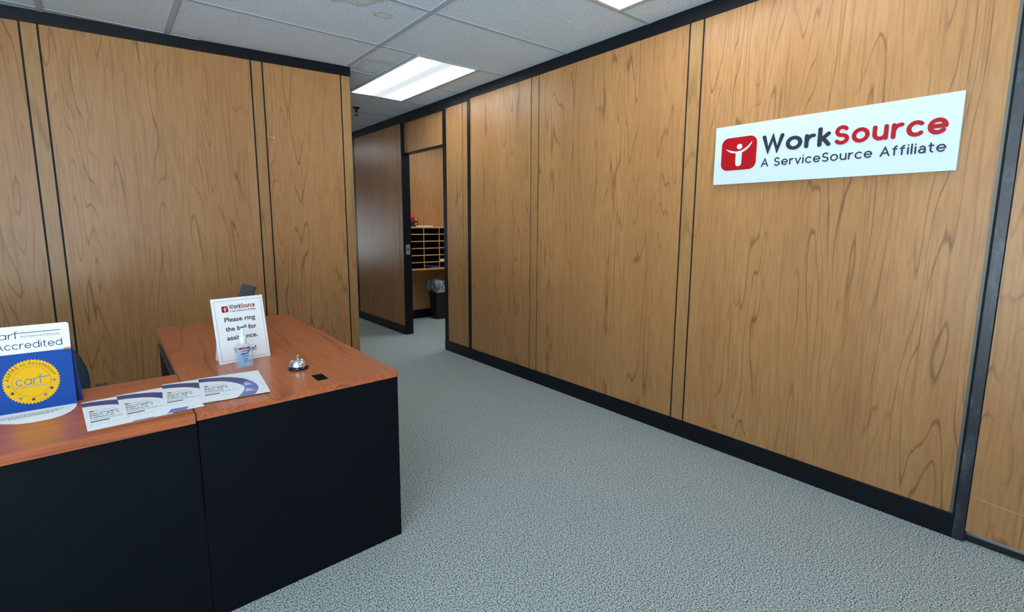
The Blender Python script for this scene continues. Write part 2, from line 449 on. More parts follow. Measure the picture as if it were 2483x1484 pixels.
def strokes_into(mb, txt, w, x0, x1, yb, yscale, z0, z1, gap=.5, extra=()):
    """x0..x1 and yb are the inked bounds; yscale is metres per unit of x-height"""
    ps = []
    for p in strokes(txt, w, gap):
        q = [p[0]]
        for pt in p[1:]:
            if math.hypot(pt[0] - q[-1][0], pt[1] - q[-1][1]) > 1e-3: q.append(pt)
        ps.append(q)
    a = min(q[0] for p in ps for q in p) - w / 2; b = max(q[0] for p in ps for q in p) + w / 2
    sx = (x1 - x0) / (b - a)
    T = lambda q: (x0 + (q[0] - a) * sx, yb + (q[1] + w / 2) * yscale)
    h = w / 2
    for idx, p in enumerate(ps):
        za, zb_ = z0, z1 + 2e-5 * (idx + 1)
        n = len(p)
        closed = n > 8 and math.hypot(p[0][0] - p[-1][0], p[0][1] - p[-1][1]) < 1e-4
        if closed: p = p[:-1]; n -= 1
        L_, R_, sharp = [], [], []
        for i in range(n):
            q0 = p[i - 1] if (i > 0 or closed) else None
            q1 = p[(i + 1) % n] if (i < n - 1 or closed) else None
            ds = []
            for u, v in ((q0, p[i]), (p[i], q1)):
                if u is None or v is None: continue
                l_ = math.hypot(v[0] - u[0], v[1] - u[1]) or 1e-9
                ds.append(((v[0] - u[0]) / l_, (v[1] - u[1]) / l_))
            if len(ds) == 1: ds = ds * 2
            tx, ty = ds[0][0] + ds[1][0], ds[0][1] + ds[1][1]
            l_ = math.hypot(tx, ty)
            if l_ < .2: tx, ty, l_ = ds[1][0], ds[1][1], 1.0
            tx, ty = tx / l_, ty / l_
            c_ = max(.45, tx * ds[1][0] + ty * ds[1][1])
            k_ = h / c_
            if ds[0][0] * ds[1][0] + ds[0][1] * ds[1][1] < .6: sharp.append(i)
            L_.append((p[i][0] - ty * k_, p[i][1] + tx * k_)); R_.append((p[i][0] + ty * k_, p[i][1] - tx * k_))
        if closed:
            vs = [T(q) + (zb_,) for q in R_ + L_]; fs = [(i, (i + 1) % n, n + (i + 1) % n, n + i) for i in range(n)]
            if z1 > z0:
                vs += [T(q) + (za,) for q in R_ + L_]
                for i in range(n):
                    j = (i + 1) % n
                    fs.append((2 * n + i, 2 * n + j, j, i)); fs.append((n + i, n + j, 3 * n + j, 3 * n + i))
            mb.add(vs, fs)
            continue
        a1 = math.atan2(p[-1][1] - p[-2][1], p[-1][0] - p[-2][0]); a0 = math.atan2(p[0][1] - p[1][1], p[0][0] - p[1][0])
        cap1 = [(p[-1][0] + h * cos(a1 + pi * (k_ / 8 - .5)), p[-1][1] + h * sin(a1 + pi * (k_ / 8 - .5))) for k_ in range(1, 8)]
        cap0 = [(p[0][0] + h * cos(a0 + pi * (k_ / 8 - .5)), p[0][1] + h * sin(a0 + pi * (k_ / 8 - .5))) for k_ in range(1, 8)]
        loop = R_ + cap1 + L_[::-1] + cap0
        vs = [T(q) + (zb_,) for q in loop]; m_ = len(loop); fs = []
        li = lambda i: n + 7 + (n - 1 - i)
        for i in range(n - 1): fs.append((i, i + 1, li(i + 1), li(i)))
        fs.append(tuple([n - 1] + list(range(n, n + 7)) + [li(n - 1)])); fs.append(tuple([li(0)] + list(range(2 * n + 7, 2 * n + 14)) + [0]))
        if z1 > z0:
            vs += [T(q) + (za,) for q in loop]
            for i in range(m_):
                j = (i + 1) % m_; fs.append((m_ + i, m_ + j, j, i))
        mb.add(vs, fs)

def rrect(x0, x1, y0, y1, r, n=8):
    out = []
    for cx, cy, a in ((x1 - r, y0 + r, -90), (x1 - r, y1 - r, 0), (x0 + r, y1 - r, 90), (x0 + r, y0 + r, 180)):
        out += [(cx + r * cos(radians(a + 90 * i / n)), cy + r * sin(radians(a + 90 * i / n))) for i in range(n + 1)]
    return out
def ell(cx, cy, rx, ry, n=32): return [(cx + rx * cos(2 * pi * i / n), cy + ry * sin(2 * pi * i / n)) for i in range(n)]
FIG = [(.066, .194), (.085, .186), (.105, .180), (.125, .1755), (.145, .1765), (.165, .183), (.183, .193), (.199, .207), (.2138, .2247),
       (.210, .209), (.199, .194), (.186, .182), (.172, .173), (.160, .168), (.1595, .11), (.157, .102), (.151, .097), (.143, .0946), (.134, .097),
       (.128, .102), (.1255, .11), (.125, .167), (.108, .168), (.091, .174), (.077, .183)]
def logo(parent, x0, y0, sx, sy, z, d, redm, whitem):
    """the rounded red emblem with the white figure, in the emblem's own sign coordinates scaled by sx, sy"""
    T = lambda p: (x0 + (p[0] - .042) * sx, y0 + (p[1] - .075) * sy)
    mb = MB(); mb.prism([T(p) for p in rrect(.042, .238, .075, .252, .038)], z, z + d)
    e = mb.build('emblem', redm, parent)
    mb = MB(); mb.flat([T(p) for p in FIG], z + d + .0003); mb.flat([T(p) for p in ell(.1445, .2005, .0155, .0145)], z + d + .0003)
    mb.build('emblem_figure', whitem, e, fix=False)
    return e

# ================================================================ SETTING
ZC = 2.6205
XR = 2.794
ROWS = [-2.29, -1.57, -0.85, -0.12, 0.605, 1.33, 2.062, 2.786, 3.524, 4.235, 4.90, 5.665, 6.38, 7.1, 7.82, 8.55, 9.27, 10.0, 10.67]
COLS = [-3.17, -1.97, -1.39, -0.19, 0.433, 1.633, 2.833, 4.03, 5.2]
fl = struct(MB().box(-3.7, 5.3, -3.3, 11.3, -0.1, 0).build('floor', M['carpet']))
ce = struct(MB().box(-3.7, 5.3, -3.3, 11.3, ZC, ZC + 0.1).build('ceiling', M['tile']))

# fixtures: (lens x0,x1,y0,y1)
FIX = [(1.963, 2.485, 3.545, 4.873), (1.943, 2.465, 0.70, 2.037), (1.943, 2.465, -2.2, -0.87), (-1.87, -1.35, -2.2, -0.87), (4.45, 4.97, 3.9, 5.23), (-.76, -.24, -0.085, 1.25), (3.42, 3.94, 4.6, 5.93), (1.50, 2.02, 7.75, 9.08)]
g = MB()
def inside(x, y):
    for (a, b, c, d) in FIX:
        if a - .012 < x < b + .012 and c - .012 < y < d + .012: return True
    return False
for x in COLS: g.box(x - .015, x + .015, -3.2, 11.1, ZC - .004, ZC + .002)
for y in ROWS:
    xs = [-3.6]; cuts = []
    for (a, b, c, d) in FIX:
        if c + .03 < y < d - .03: cuts.append((a - .02, b + .02))
    cuts.sort(); x = -3.6
    for a, b in cuts:
        g.box(x, a, y - .015, y + .015, ZC - .0034, ZC + .0012); x = b
    g.box(x, 5.2, y - .015, y + .015, ZC - .0034, ZC + .0012)
for (a, b, c, d) in FIX:
    for x in (a - .03, b + .03): g.box(x - .012, x + .012, c - .03, d + .03, ZC - .004, ZC + .002)
g.build('ceiling_grid', M['grid'], ce)

# ---- right wall: black backing with wood panels and narrow battens stood off by black grooves
wr = MB()
wr.box(XR + .006, XR + .10, 0.30, 4.58, 0, ZC); wr.box(XR + .006, XR + .10, 5.51, 11.1, 0, ZC); wr.box(XR + .04, XR + .10, 4.58, 5.51, 2.2, ZC)
wr.box(XR + .006, XR + .10, -3.2, 0.30, 2.2, ZC); wr.box(XR + .006, XR + .10, -3.2, -0.68, 0, 2.2)
WR = struct(wr.build('wall_right', M['groove']))
for nm, y0, y1 in [('panel', .3614, 1.677), ('batten', 1.689, 1.767), ('panel', 1.779, 3.0965), ('batten', 3.1075, 3.1875), ('panel', 3.1985, 4.0745),
                   ('batten', 4.1251, 4.2087), ('panel', 4.2187, 4.512), ('batten', 5.52, 5.61), ('panel', 5.62, 6.93), ('panel', 7.0, 8.25), ('panel', 8.26, 11.1), ('panel', -3.2, -0.75)]:
    MB().box(XR, XR + .0075, y0, y1, 0.09, 2.56).build('wood_' + nm, M['batten' if nm == 'batten' else 'panel'], WR)
# ---- left wall, standing a few degrees off square to the right wall
LM = Matrix.Translation((1.632, 4.1516, 0)) @ Matrix.Rotation(math.atan(-0.07972), 4, 'Z')
WL = struct(MB().box(-5.35, .0255, .006, .11, 0, ZC).build('wall_left', M['groove'])); WL.matrix_world = LM
k = math.sqrt(1 + .07972 ** 2)
def ls(x): return (x - 1.632) * k
for nm, x0, x1 in [('panel', -3.6, -2.745), ('batten', -2.735, -2.667), ('panel', -2.655, -1.525), ('batten', -1.515, -1.447), ('panel', -1.435, -.2985), ('batten', -.288, -.2165), ('panel', -.206, .930), ('batten', .941, 1.008), ('panel', 1.019, 1.580), ('batten', 1.5905, 1.6572)]:
    MB().box(ls(x0), ls(x1), 0, .0075, 0.09, 2.56).build('wood_' + nm, M['batten' if nm == 'batten' else 'panel'], WL)
MB().box(ls(1.6572) - .003, ls(1.6572), -.0012, .11, 0.0, 2.55).build('edge_strip', M['batten'], WL)
# a chipped spot high on the last panel of the left wall
ch = MB()
for dx, dz, r in ((0, 0, .006), (-.018, .002, .004), (-.034, .001, .003)): ch.prism([(ls(1.064) + dx + p[0], 2.008 + dz + p[1]) for p in ell(0, 0, r, r * .8, 8)], 0, .0012)
c_ = ch.build('paint_chip', M['fleck'], WL); c_.matrix_local = Matrix.Rotation(radians(90), 4, 'X')
# ---- trims
tr = struct(MB().box(XR - .009, XR + .006, .30, 4.128, 2.5394, ZC).build('trim_1', M['black'], bevel=.0015))
tr = struct(MB().box(XR - .003, XR + .006, 4.129, 11.1, 2.522, ZC).build('trim_2', M['black'], bevel=.0015))
tl = struct(MB().box(-5.3, .030, -.012, .006, 2.5462, ZC).build('trim_3', M['black'], bevel=.0015)); tl.matrix_world = LM
struct(MB().box(XR - .004, XR + .0075, 4.0755, 4.1241, .105, 2.54).build('trim_4', M['black'], bevel=.001))
struct(MB().box(XR - .003, XR + .0075, 6.935, 6.995, .0, 2.522).build('trim_5', M['black']))
br = struct(MB().box(XR - .009, XR + .006, .335, 4.578, 0, .1092).build('baseboard_right', M['black'], bevel=.002))
br = struct(MB().box(XR - .009, XR + .006, 5.512, 11.1, 0, .1092).build('baseboard_hall', M['black'], bevel=.002))
bl = struct(MB().box(-5.3, .0255, -.009, .006, 0, .1092).build('baseboard_left', M['black'], bevel=.002)); bl.matrix_world = LM
# ---- doorway in the right wall to the mail room
D1 = sempty('door_1')
jm = MB(); jm.box(XR - .002, XR + .10, 4.512, 4.58, 0, 2.53)
jm.box(XR - .002, XR + .04, 5.505, 5.525, 0, 2.53); jm.box(XR + .04, XR + .10, 5.505, 5.53, 0, 2.53)
jm.box(XR + .036, XR + .10, 4.58, 5.505, 2.172, 2.186)
jm.build('door_frame', M['black'], D1)
MB().box(XR + .036, XR + .044, 4.585, 5.50, 2.19, 2.53).build('transom_panel', M['panel'], D1)
st = MB(); st.box(XR + .026, XR + .078, 5.5025, 5.506, .992, 1.112); st.cur = 1; st.box(XR + .044, XR + .060, 5.5015, 5.5035, 1.035, 1.068)
st.build('strike_plate', [M['steel'], M['groove']], D1)
# ---- wood door with black steel post at the near end of the right wall
D2 = sempty('door_2')
MB().box(XR - .010, XR + .1, .307, .344, 0, 2.54).build('door_post', M['post'], D2, bevel=.002)
MB().box(XR - .004, XR + .004, .3515, .3614, .109, 2.54).build('edge_lip', M['lip'], D2)
MB().box(XR - .002, XR + .043, -.64, .304, .05, 2.12).build('door_leaf', M['panel'], D2)
MB().box(XR + .015, XR + .1, -.70, .306, 0, .028).build('threshold', M['groove'], D2)
MB().box(XR - .010, XR + .1, -.69, -.65, 0, 2.54).build('door_post', M['post'], D2)
MB().box(XR - .002, XR + .006, -.65, .306, 2.15, 2.54).build('transom_panel', M['panel'], D2)
MB().box(XR + .004, XR + .1, -.65, .306, 2.122, 2.21).build('door_head', M['groove'], D2)
sc = MB(); sc.tube([(XR - .0022, .297, .213), (XR - .0022, .25, .207), (XR - .0022, .21, .203), (XR - .0022, .15, .199), (XR - .0022, .11, .197)], [.0006, .0012, .0012, .0007, .0004], 6)
sc.build('scratch_mark', M['beige'], D2)
# ---- rest of the shell
we = MB(); we.box(-3.7, -3.6, -3.3, -2.9, 0, ZC); we.box(-3.7, -3.6, 1.3, 4.9, 0, ZC); we.box(-3.7, -3.6, -2.9, 1.3, 0, .12); we.box(-3.7, -3.6, -2.9, 1.3, 2.3, ZC)
struct(we.build('wall_side', M['outdoor_wall']))
W2 = sempty('window_2')
wf = MB()
for i in range(5):
    y = -2.9 + 4.2 * i / 4; wf.box(-3.68, -3.62, y - .03, y + .03, .12, 2.3)
for z in (.12, 2.24): wf.box(-3.68, -3.62, -2.9, 1.3, z, z + .06)
wf.build('window_frame', M['black'], W2)
for i in range(4):
    y = -2.9 + 4.2 * i / 4; MB().box(-3.653, -3.647, y + .03, y + 1.02, .18, 2.24).build('window_pane', M['pane'], W2)
wb = MB(); wb.box(-3.6, -3.2, -3.3, -3.2, 0, ZC); wb.box(-.9, 2.9, -3.3, -3.2, 0, ZC); wb.box(-3.2, -.9, -3.3, -3.2, 0, .12); wb.box(-3.2, -.9, -3.3, -3.2, 2.3, ZC)
struct(wb.build('wall_rear', M['outdoor_wall']))
W1 = sempty('window_1')
wf = MB()
for i in range(3):
    x = -3.2 + 2.3 * i / 2; wf.box(x - .03, x + .03, -3.28, -3.22, .12, 2.3)
for z in (.12, 2.24): wf.box(-3.2, -.9, -3.28, -3.22, z, z + .06)
wf.build('window_frame', M['black'], W1)
for i in range(2):
    x = -3.2 + 2.3 * i / 2; MB().box(x + .03, x + 1.12, -3.253, -3.247, .18, 2.24).build('window_pane', M['pane'], W1)
struct(MB().box(.35, .45, 4.36, 11.1, 0, ZC).build('wall_hall', M['panel']))
wq = MB(); wq.box(.35, .7, 11.1, 11.2, 0, ZC); wq.box(1.15, 5.3, 11.1, 11.2, 0, ZC); wq.box(.7, 1.15, 11.1, 11.2, 0, .5); wq.box(.7, 1.15, 11.1, 11.2, 1.75, ZC)
struct(wq.build('wall_far', M['panel']))
W3 = sempty('added_window_3')  # unseen window added to throw a sheen on the hall panel
wf = MB()
for x in (.72, 1.13): wf.box(x - .02, x + .02, 11.12, 11.18, .5, 1.75)
for z in (.5, 1.71): wf.box(.7, 1.15, 11.12, 11.18, z, z + .04)
wf.build('window_frame', M['black'], W3)
MB().box(.74, 1.11, 11.147, 11.153, .54, 1.71).build('window_pane', M['pane'], W3)
bk = MB(); bk.box(XR + .1, 5.3, 6.417, 6.5, 0, ZC)
struct(bk.build('wall_back', M['panel']))
struct(MB().box(XR + .1, 5.2, 6.408, 6.417, 0, .125).build('baseboard_back', M['black']))
struct(MB().box(5.2, 5.3, 3.5, 6.417, 0, ZC).build('wall_mailroom', M['panel']))
struct(MB().box(XR + .1, 5.2, 3.4, 3.5, 0, ZC).build('wall_mailroom_near', M['panel']))

# ================================================================ CEILING LAMPS, SPRINKLER
LAB = ['recessed ceiling light panel at the mouth of the hallway', 'recessed ceiling light panel cut off by the top of the picture, above the wall sign',
       'recessed ceiling light panel near the front windows on the right', 'recessed ceiling light panel near the front windows on the left', 'recessed ceiling light panel inside the mail room, further from its door', 'unseen ceiling light panel added to brighten the return desk', 'unseen ceiling light panel added to brighten the mail room, nearer its door', 'recessed ceiling light panel further down the hallway']  # the desk panel and second mail room panel are unseen, added for brightness
for i, (a, b, c, d) in enumerate(FIX):
    cx, cy = (a + b) / 2, (c + d) / 2
    t = thing('ceiling_light', LAB[i], 'ceiling light', loc=(cx, cy, ZC))
    hx, hy = (b - a) / 2, (d - c) / 2
    f_ = MB(); w_ = .018
    f_.box(-hx - w_, -hx, -hy - w_, hy + w_, -.006, .0); f_.box(hx, hx + w_, -hy - w_, hy + w_, -.006, .0)
    f_.box(-hx, hx, -hy - w_, -hy, -.006, .0); f_.box(-hx, hx, hy, hy + w_, -.006, .0)
    f_.build('lamp_frame', M['frame_white'], t)
    pw = LAMP * (1.0, 1.0, 1.0, 1.0, 1.3, 1.6, 1.3, 1.1)[i]
    MB().box(-hx, hx, -hy, hy, -.003, -.0005).build('lamp_lens', mat_lens('lens_%d' % i, a, b, pw), t)
t = thing('fire_sprinkler', 'small dark sprinkler head hanging from the hallway ceiling', 'sprinkler', loc=(2.254, 5.487, ZC))
MB().lathe([(.045, 0), (.043, -.006), (.028, -.014), (.014, -.016)], 24).build('escutcheon', M['brass'], t, smooth=True)
sp = MB(); sp.lathe([(.013, -.014), (.013, -.04), (.016, -.042), (.016, -.05), (.008, -.052)], 16)
sp.tube([(-.014, 0, -.048), (-.018, 0, -.065), (-.006, 0, -.083)], .0035, 8); sp.tube([(.014, 0, -.048), (.018, 0, -.065), (.006, 0, -.083)], .0035, 8)
sp.build('sprinkler_body', M['brass'], t, smooth=True)
MB().lathe([(.002, -.08), (.018, -.084), (.018, -.087), (.002, -.089)], 16).build('deflector', M['brass'], t)

# ================================================================ WALL SIGN
t = thing('wall_sign', 'white rectangular company sign with red and slate lettering on the wood wall', 'sign', frame((XR - .004, 1.5545, 1.5907), (0, -1, 0), (0, 0, 1)))
MB().prism([(0, 0), (1.0715, 0), (1.0715, .3178), (0, .3178)], 0, .022).build('sign_board', M['signwhite'], t, bevel=.001)
ZS = .0222
logo(t, .042, .075, 1, 1, ZS, .003, M['red'], M['signwhite'])
mb = MB(); strokes_into(mb, 'Work', .33, .2668, .5945,   .1535, .0512, ZS, ZS + .004, gap=.52); mb.build('lettering', M['ink'], t, fix=False)
mb = MB(); strokes_into(mb, 'Source', .33, .611, 1.0304,   .1535, .0512, ZS, ZS + .004, gap=.54); o = mb.build('lettering', M['red'], t, fix=False); o['label'] = 'red half of the company name'
mb = MB(); strokes_into(mb, 'A ServiceSource Affiliate', .21, .2679, 1.0315, .0800, .0268, ZS, ZS + .0025, gap=.48); mb.build('tagline_lettering', M['ink'], t, fix=False)

# ================================================================ DESKS
ZD = .7487
FR, FL, BL, BR = (.9085, 1.8711), (.1789, 1.8343), (.1797, 3.5334), (.9161, 3.5603)
desk = thing('reception_desk', 'cherry-topped black desk end-on to the wall, carrying the bell and sanitizer', 'desk', loc=(.55, 2.7, 0))
ox, oy = .55, 2.7
L_ = lambda pts: [(p[0] - ox, p[1] - oy) for p in pts]
FRa, FRb = (FR[0] - .008, FR[1] - .0004), (FR[0], FR[1] + .008)
outer = [FL, (.61, 1.8560), FRa, FRb, BR, BL]
hole = [(.600, 1.942), (.6425, 1.942), (.6425, 2.028), (.600, 2.028)]
top = MB()
z0, z1 = ZD - .024, ZD
q = [FL, (.6, 1.8555), (.6, 3.5486), BL]; r_ = [(.6425, 1.8577), FRa, FRb, BR, (.6425, 3.5502)]
p1 = [(.6, 1.8555), (.6425, 1.8577), (.6425, 1.942), (.6, 1.942)]; p2 = [(.6, 2.028), (.6425, 2.028), (.6425, 3.5502), (.6, 3.5486)]
for poly in (q, p1, p2, r_): top.prism(L_(poly), z0, z1)
dt = top.build('desk_top', M['desk_y'], desk)
gr = MB(); gr.box(.598 - ox, .6445 - ox, 1.94 - oy, 2.03 - oy, ZD - .032, ZD - .026)
gr.box(.5995 - ox, .6015 - ox, 1.9415 - oy, 2.0285 - oy, ZD - .03, ZD + .0004); gr.box(.641 - ox, .643 - ox, 1.9415 - oy, 2.0285 - oy, ZD - .03, ZD + .0004)
gr.box(.6015 - ox, .641 - ox, 1.9415 - oy, 1.9435 - oy, ZD - .03, ZD + .0004); gr.box(.6015 - ox, .641 - ox, 2.0265 - oy, 2.0285 - oy, ZD - .03, ZD + .0004)
gr.build('grommet_cup', M['groove'], desk)
gb = MB(); gb.lathe([(.004, -.026), (.009, -.018), (.010, -.008), (.006, -.004), (.0, -.003)], 12, (.613 - ox, 1.952 - oy, ZD)); gb.lathe([(.004, -.026), (.008, -.018), (.009, -.010), (.005, -.007), (.0, -.006)], 12, (.631 - ox, 1.949 - oy, ZD))
gb.build('grommet_plug', M['beige'], desk, smooth=True)
zb = ZD - .0242
fp = MB(); fp.prism(L_([(.182, 1.8480), (.9076, 1.8835), (.9076, 1.903), (.182, 1.868)]), 0, zb, L_([(.182, 1.8405), (.9055, 1.8755), (.9055, 1.895), (.182, 1.8605)]))
fp.build('front_panel', M['deskblack'], desk)
MB().prism(L_([(.888, 1.898), (.9074, 1.898), (.9135, 3.55), (.894, 3.55)]), 0, zb).build('side_panel', M['deskblack'], desk)
MB().prism(L_([(.21, 3.515), (.893, 3.53), (.893, 3.55), (.21, 3.535)]), 0, zb).build('back_panel', M['deskblack'], desk)
pd = MB().box(.20 - ox, .62 - ox, 2.55 - oy, 3.50 - oy, .04, .66).build('pedestal', M['deskblack'], desk)
for i in range(3): MB().box(.188 - ox, .1995 - ox, 2.56 - oy, 3.49 - oy, .06 + .2 * i, .06 + .2 * i + .185).build('drawer_front', M['deskblack'], pd)
MB().box(.182 - ox, .2 - ox, 2.56 - oy, 3.49 - oy, .648, .662).build('pedestal_rim', M['lip'], pd)

ret = thing('desk_return', 'cherry-topped black return desk in the foreground, under the accreditation display', 'desk', loc=(-.7, 2.1, 0))
ox, oy = -.7, 2.1
MB().prism(L_([(-1.62, 1.748), (-.2659, 1.8099), (.1752, 1.8265), (.1775, 2.3869), (-.1113, 2.3804), (-1.62, 2.345)]), ZD - .0285, ZD - .0003).build('desk_top', M['desk_x'], ret, bevel=.0008)
MB().prism(L_([(-1.60, 1.775), (.1795, 1.851), (.1795, 1.869), (-1.60, 1.793)]), 0, ZD - .0287).build('front_panel', M['deskblack'], ret)
MB().prism(L_([(-1.60, 1.80), (-1.58, 1.80), (-1.58, 2.33), (-1.60, 2.33)]), 0, ZD - .0287).build('side_panel', M['deskblack'], ret)

# ================================================================ ON THE DESKS
# --- brochures
def page_arc(pts, pw, ph): return [(u * pw, (1 - v) * ph) for u, v in pts]
BO = [(0, .033), (.12, .042), (.231, .062), (.37, .094), (.497, .138), (.6, .2), (.686, .272), (.765, .37), (.819, .476), (.855, .585), (.868, .69), (.862, .78), (.835, .857), (.80, .93), (.759, 1.0)]
BI = [(0, .188), (.11, .2), (.215, .225), (.32, .258), (.408, .303), (.495, .37), (.565, .447), (.615, .525), (.649, .607), (.66, .67), (.65, .731), (.63, .8), (.597, .863), (.55, .94), (.503, 1.0)]
BT = [(.69, .2), (.79, .32), (.864, .437), (.92, .57), (.952, .70), (.945, .79), (.915, .88), (.85, .975)]
def make_brochure():
    pw, ph = .212, .32
    t = thing('brochure', '', 'brochure', group='planning brochures fanned along the desk')
    MB().prism([(0, 0), (pw, 0), (pw, ph), (0, ph)], 0, .0007).build('sheet', M['paper'], t)
    z = .0008
    n = len(BO); half = 8
    mb = MB(); mb.add([(p[0], p[1], z) for p in page_arc(BO[:8], pw, ph) + page_arc(BI[:8], pw, ph)], [(i, 8 + i, 9 + i, i + 1) for i in range(7)])
    mb.build('arch_band', M['purple'], t, fix=False)
    mb = MB(); mb.add([(p[0], p[1], z) for p in page_arc(BO[7:], pw, ph) + page_arc(BI[7:], pw, ph)], [(i, n - 7 + i, n - 6 + i, i + 1) for i in range(n - 8)])
    o = mb.build('arch_band', M['purple2'], t, fix=False); o['label'] = 'paler right side of the violet arch'
    mb = MB()
    for tri in ([(.70, .45), (.80, .60), (.66, .60)], [(.68, .70), (.80, .84), (.64, .86)]): mb.flat(page_arc(tri, pw, ph), z + .0002)
    for i in range(len(BT) - 1):
        (a, b), (c, d) = BT[i], BT[i + 1]; mb.flat(page_arc([(a, b), (a + .006, b - .003), (c + .006, d - .003), (c, d)], pw, ph), z + .0001)
    mb.build('arch_facets', M['lilac'], t, fix=False)
    x = lambda u: u * pw
    y = lambda v: (1 - v) * ph
    mb = MB(); mb.flat([(x(.065), y(.415)), (x(.125), y(.415)), (x(.125), y(.38)), (x(.065), y(.38))], z); mb.build('emblem', M['red'], t, fix=False)
    text(t, 'lettering', 'ServiceSource', x(.135), x(.37), y(.412), .008, M['ink'], z)
    mb = MB(); text_into(mb, 'Strategic', x(.066), x(.415), y(.500), .0150, z, .012); text_into(mb, 'Plan At a', x(.066), x(.415), y(.568), .0150, z, .012); text_into(mb, 'Glance', x(.062), x(.34), y(.636), .0150, z, .012)
    mb.build('title_lettering', M['ink'], t, fix=False)
    mb = MB()
    for v, u1 in ((.682, .45), (.706, .57)):
        u = .055
        while u < u1:
            w_ = .015 + .03 * random.random(); mb.flat([(x(u), y(v)), (x(min(u + w_, u1)), y(v)), (x(min(u + w_, u1)), y(v - .011)), (x(u), y(v - .011))], z); u += w_ + .012
    mb.build('subtitle_lines', M['greyline'], t, fix=False)
    mb = MB(); mb.flat([(x(.055), y(.768)), (x(.27), y(.768)), (x(.27), y(.738)), (x(.055), y(.738))], z); mb.build('date_bar', M['inkdark'], t, fix=False)
    mb = MB(); mb.flat([(x(.055), y(.87)), (x(.062), y(.87)), (x(.062), y(.82)), (x(.055), y(.82))], z)
    u = .09
    while u < .4:
        w_ = .012 + .03 * random.random(); mb.flat([(x(u), y(.85)), (x(u + w_), y(.85)), (x(u + w_), y(.842)), (x(u), y(.842))], z); u += w_ + .014
    mb.build('footer_line', M['faint'], t, fix=False)
    return t
b0 = make_brochure()
kids = list(b0.children)
for i, (bx, by, rot, lab) in enumerate([
        (-.0905, 1.872, 4.2, 'white brochure beside the cardboard display, lowest of the fanned row'),
        (-.0015, 1.885, 3.2, 'white brochure second from the cardboard display in the fanned row'),
        (.0985, 1.928, -3.6, 'white brochure third from the cardboard display, tucked under the topmost one'),
        (.2075, 1.925, -5.0, 'topmost brochure, its whole violet arch showing, in front of the sanitizer')]):
    if i == 0: o = b0
    else:
        o = b0.copy(); COL.objects.link(o)
        for ch_ in kids:
            c = ch_.copy(); COL.objects.link(c); c.parent = o
    o.location = (bx, by, ZD + .0002 + .0013 * i); o.rotation_euler = (0, 0, radians(rot)); o['label'] = lab

# --- notice in a slant stand
e = Vector((.9819, .1895, 0)); n0 = Vector((e.y, -e.x, 0)); th = radians(10)
upv = Vector((0, 0, 1)) * cos(th) - n0 * sin(th)
t = thing('notice_stand', 'white bordered notice about ringing the bell, leaning back behind the sanitizer', 'sign', frame((.3377, 2.4228, ZD + .0008), e, upv))
PW, PH = .218, .2865
MB().prism([(0, 0), (PW, 0), (PW, PH), (0, PH)], -.003, 0).build('notice_sheet', M['paper'], t)
ft = MB(); ft.add([(.02, .0, -.003), (PW - .02, .0, -.003), (PW - .02, .20, -.003), (.02, .20, -.003), (.02, .018, -.10), (PW - .02, .018, -.10), (PW - .02, .022, -.10), (.02, .022, -.10)],
                  [(0, 1, 2, 3), (0, 4, 5, 1), (4, 7, 6, 5), (7, 3, 2, 6), (0, 3, 7, 4), (1, 5, 6, 2)])
ft.build('stand_foot', M['paper'], t)
mb = MB()
for (a, b, c, d) in ((.0110, .2085, .0095, .0107), (.0110, .2085, .2733, .2745), (.0110, .0122, .0095, .2745), (.2073, .2085, .0095, .2745)): mb.flat([(a, c), (b, c), (b, d), (a, d)], .0004)
mb.build('printed_border', M['greyline'], t, fix=False)
logo(t, .0385, .2238, .0268 / .196, .0275 / .177, .0003, .0002, M['red'], M['paper'])
mb = MB(); strokes_into(mb, 'Work', .34, .0705, .1195, .2355, .0117, .0005, .0005, gap=.5); mb.build('lettering', M['ink'], t, fix=False)
mb = MB(); strokes_into(mb, 'Source', .34, .1215, .1797, .2355, .0117, .0005, .0005, gap=.5); o = mb.build('lettering', M['red'], t, fix=False); o['label'] = 'red half of the company name'
mb = MB(); strokes_into(mb, 'A ServiceSource Affiliate', .26, .0705, .1804, .2222, .0052, .0005, .0005, gap=.5); mb.build('tagline_lettering', M['ink'], t, fix=False)
for s_, x0, x1, yb in (('Please ring', .0440, .1745, .1808), ('the bell for', .0435, .1745, .1398), ('assistance.', .0442, .1745, .0997), ('Thanks!', .0640, .1600, .0403)): text(t, 'message_line', s_, x0, x1, yb, .0190, M['inkdark'], .0005, .022)

# --- tabletop display with seal
th = radians(10)
t = thing('tabletop_display', 'white and blue cardboard display with a round yellow seal, on the return desk', 'display', frame((-.1240, 2.1990, ZD + .0008), (1, 0, 0), (0, sin(th), cos(th))))
DW = .214
fc = MB()
out = [(-DW, 0), (0, 0)] + [(-.008 + .008 * cos(a), .2715 + .008 * sin(a)) for a in [radians(x_) for x_ in range(0, 91, 15)]] + [(-DW + .008 + .008 * cos(a), .2715 + .008 * sin(a)) for a in [radians(x_) for x_ in range(90, 181, 15)]]
fc.prism(out, -.0018, 0).build('card_face', M['white'], t)
mb = MB(); mb.flat([(-DW, .0005), (0, .0005), (0, .1895), (-DW, .1895)], .0003); bfield = mb.build('blue_field', M['blue'], t, fix=False)
mb = MB(); mb.flat([(-.0185, .1888), (0, .1888), (0, .1948), (-.0185, .1948)], .0005); mb.build('accent_bar', M['orange'], t, fix=False)
mb = MB(); mb.flat([(-.0406, .1885), (-.0185, .1885), (-.0185, .1925), (-.0406, .1925)], .0005); mb.build('accent_bar', M['sky'], t, fix=False)
carf_f = lambda x: None
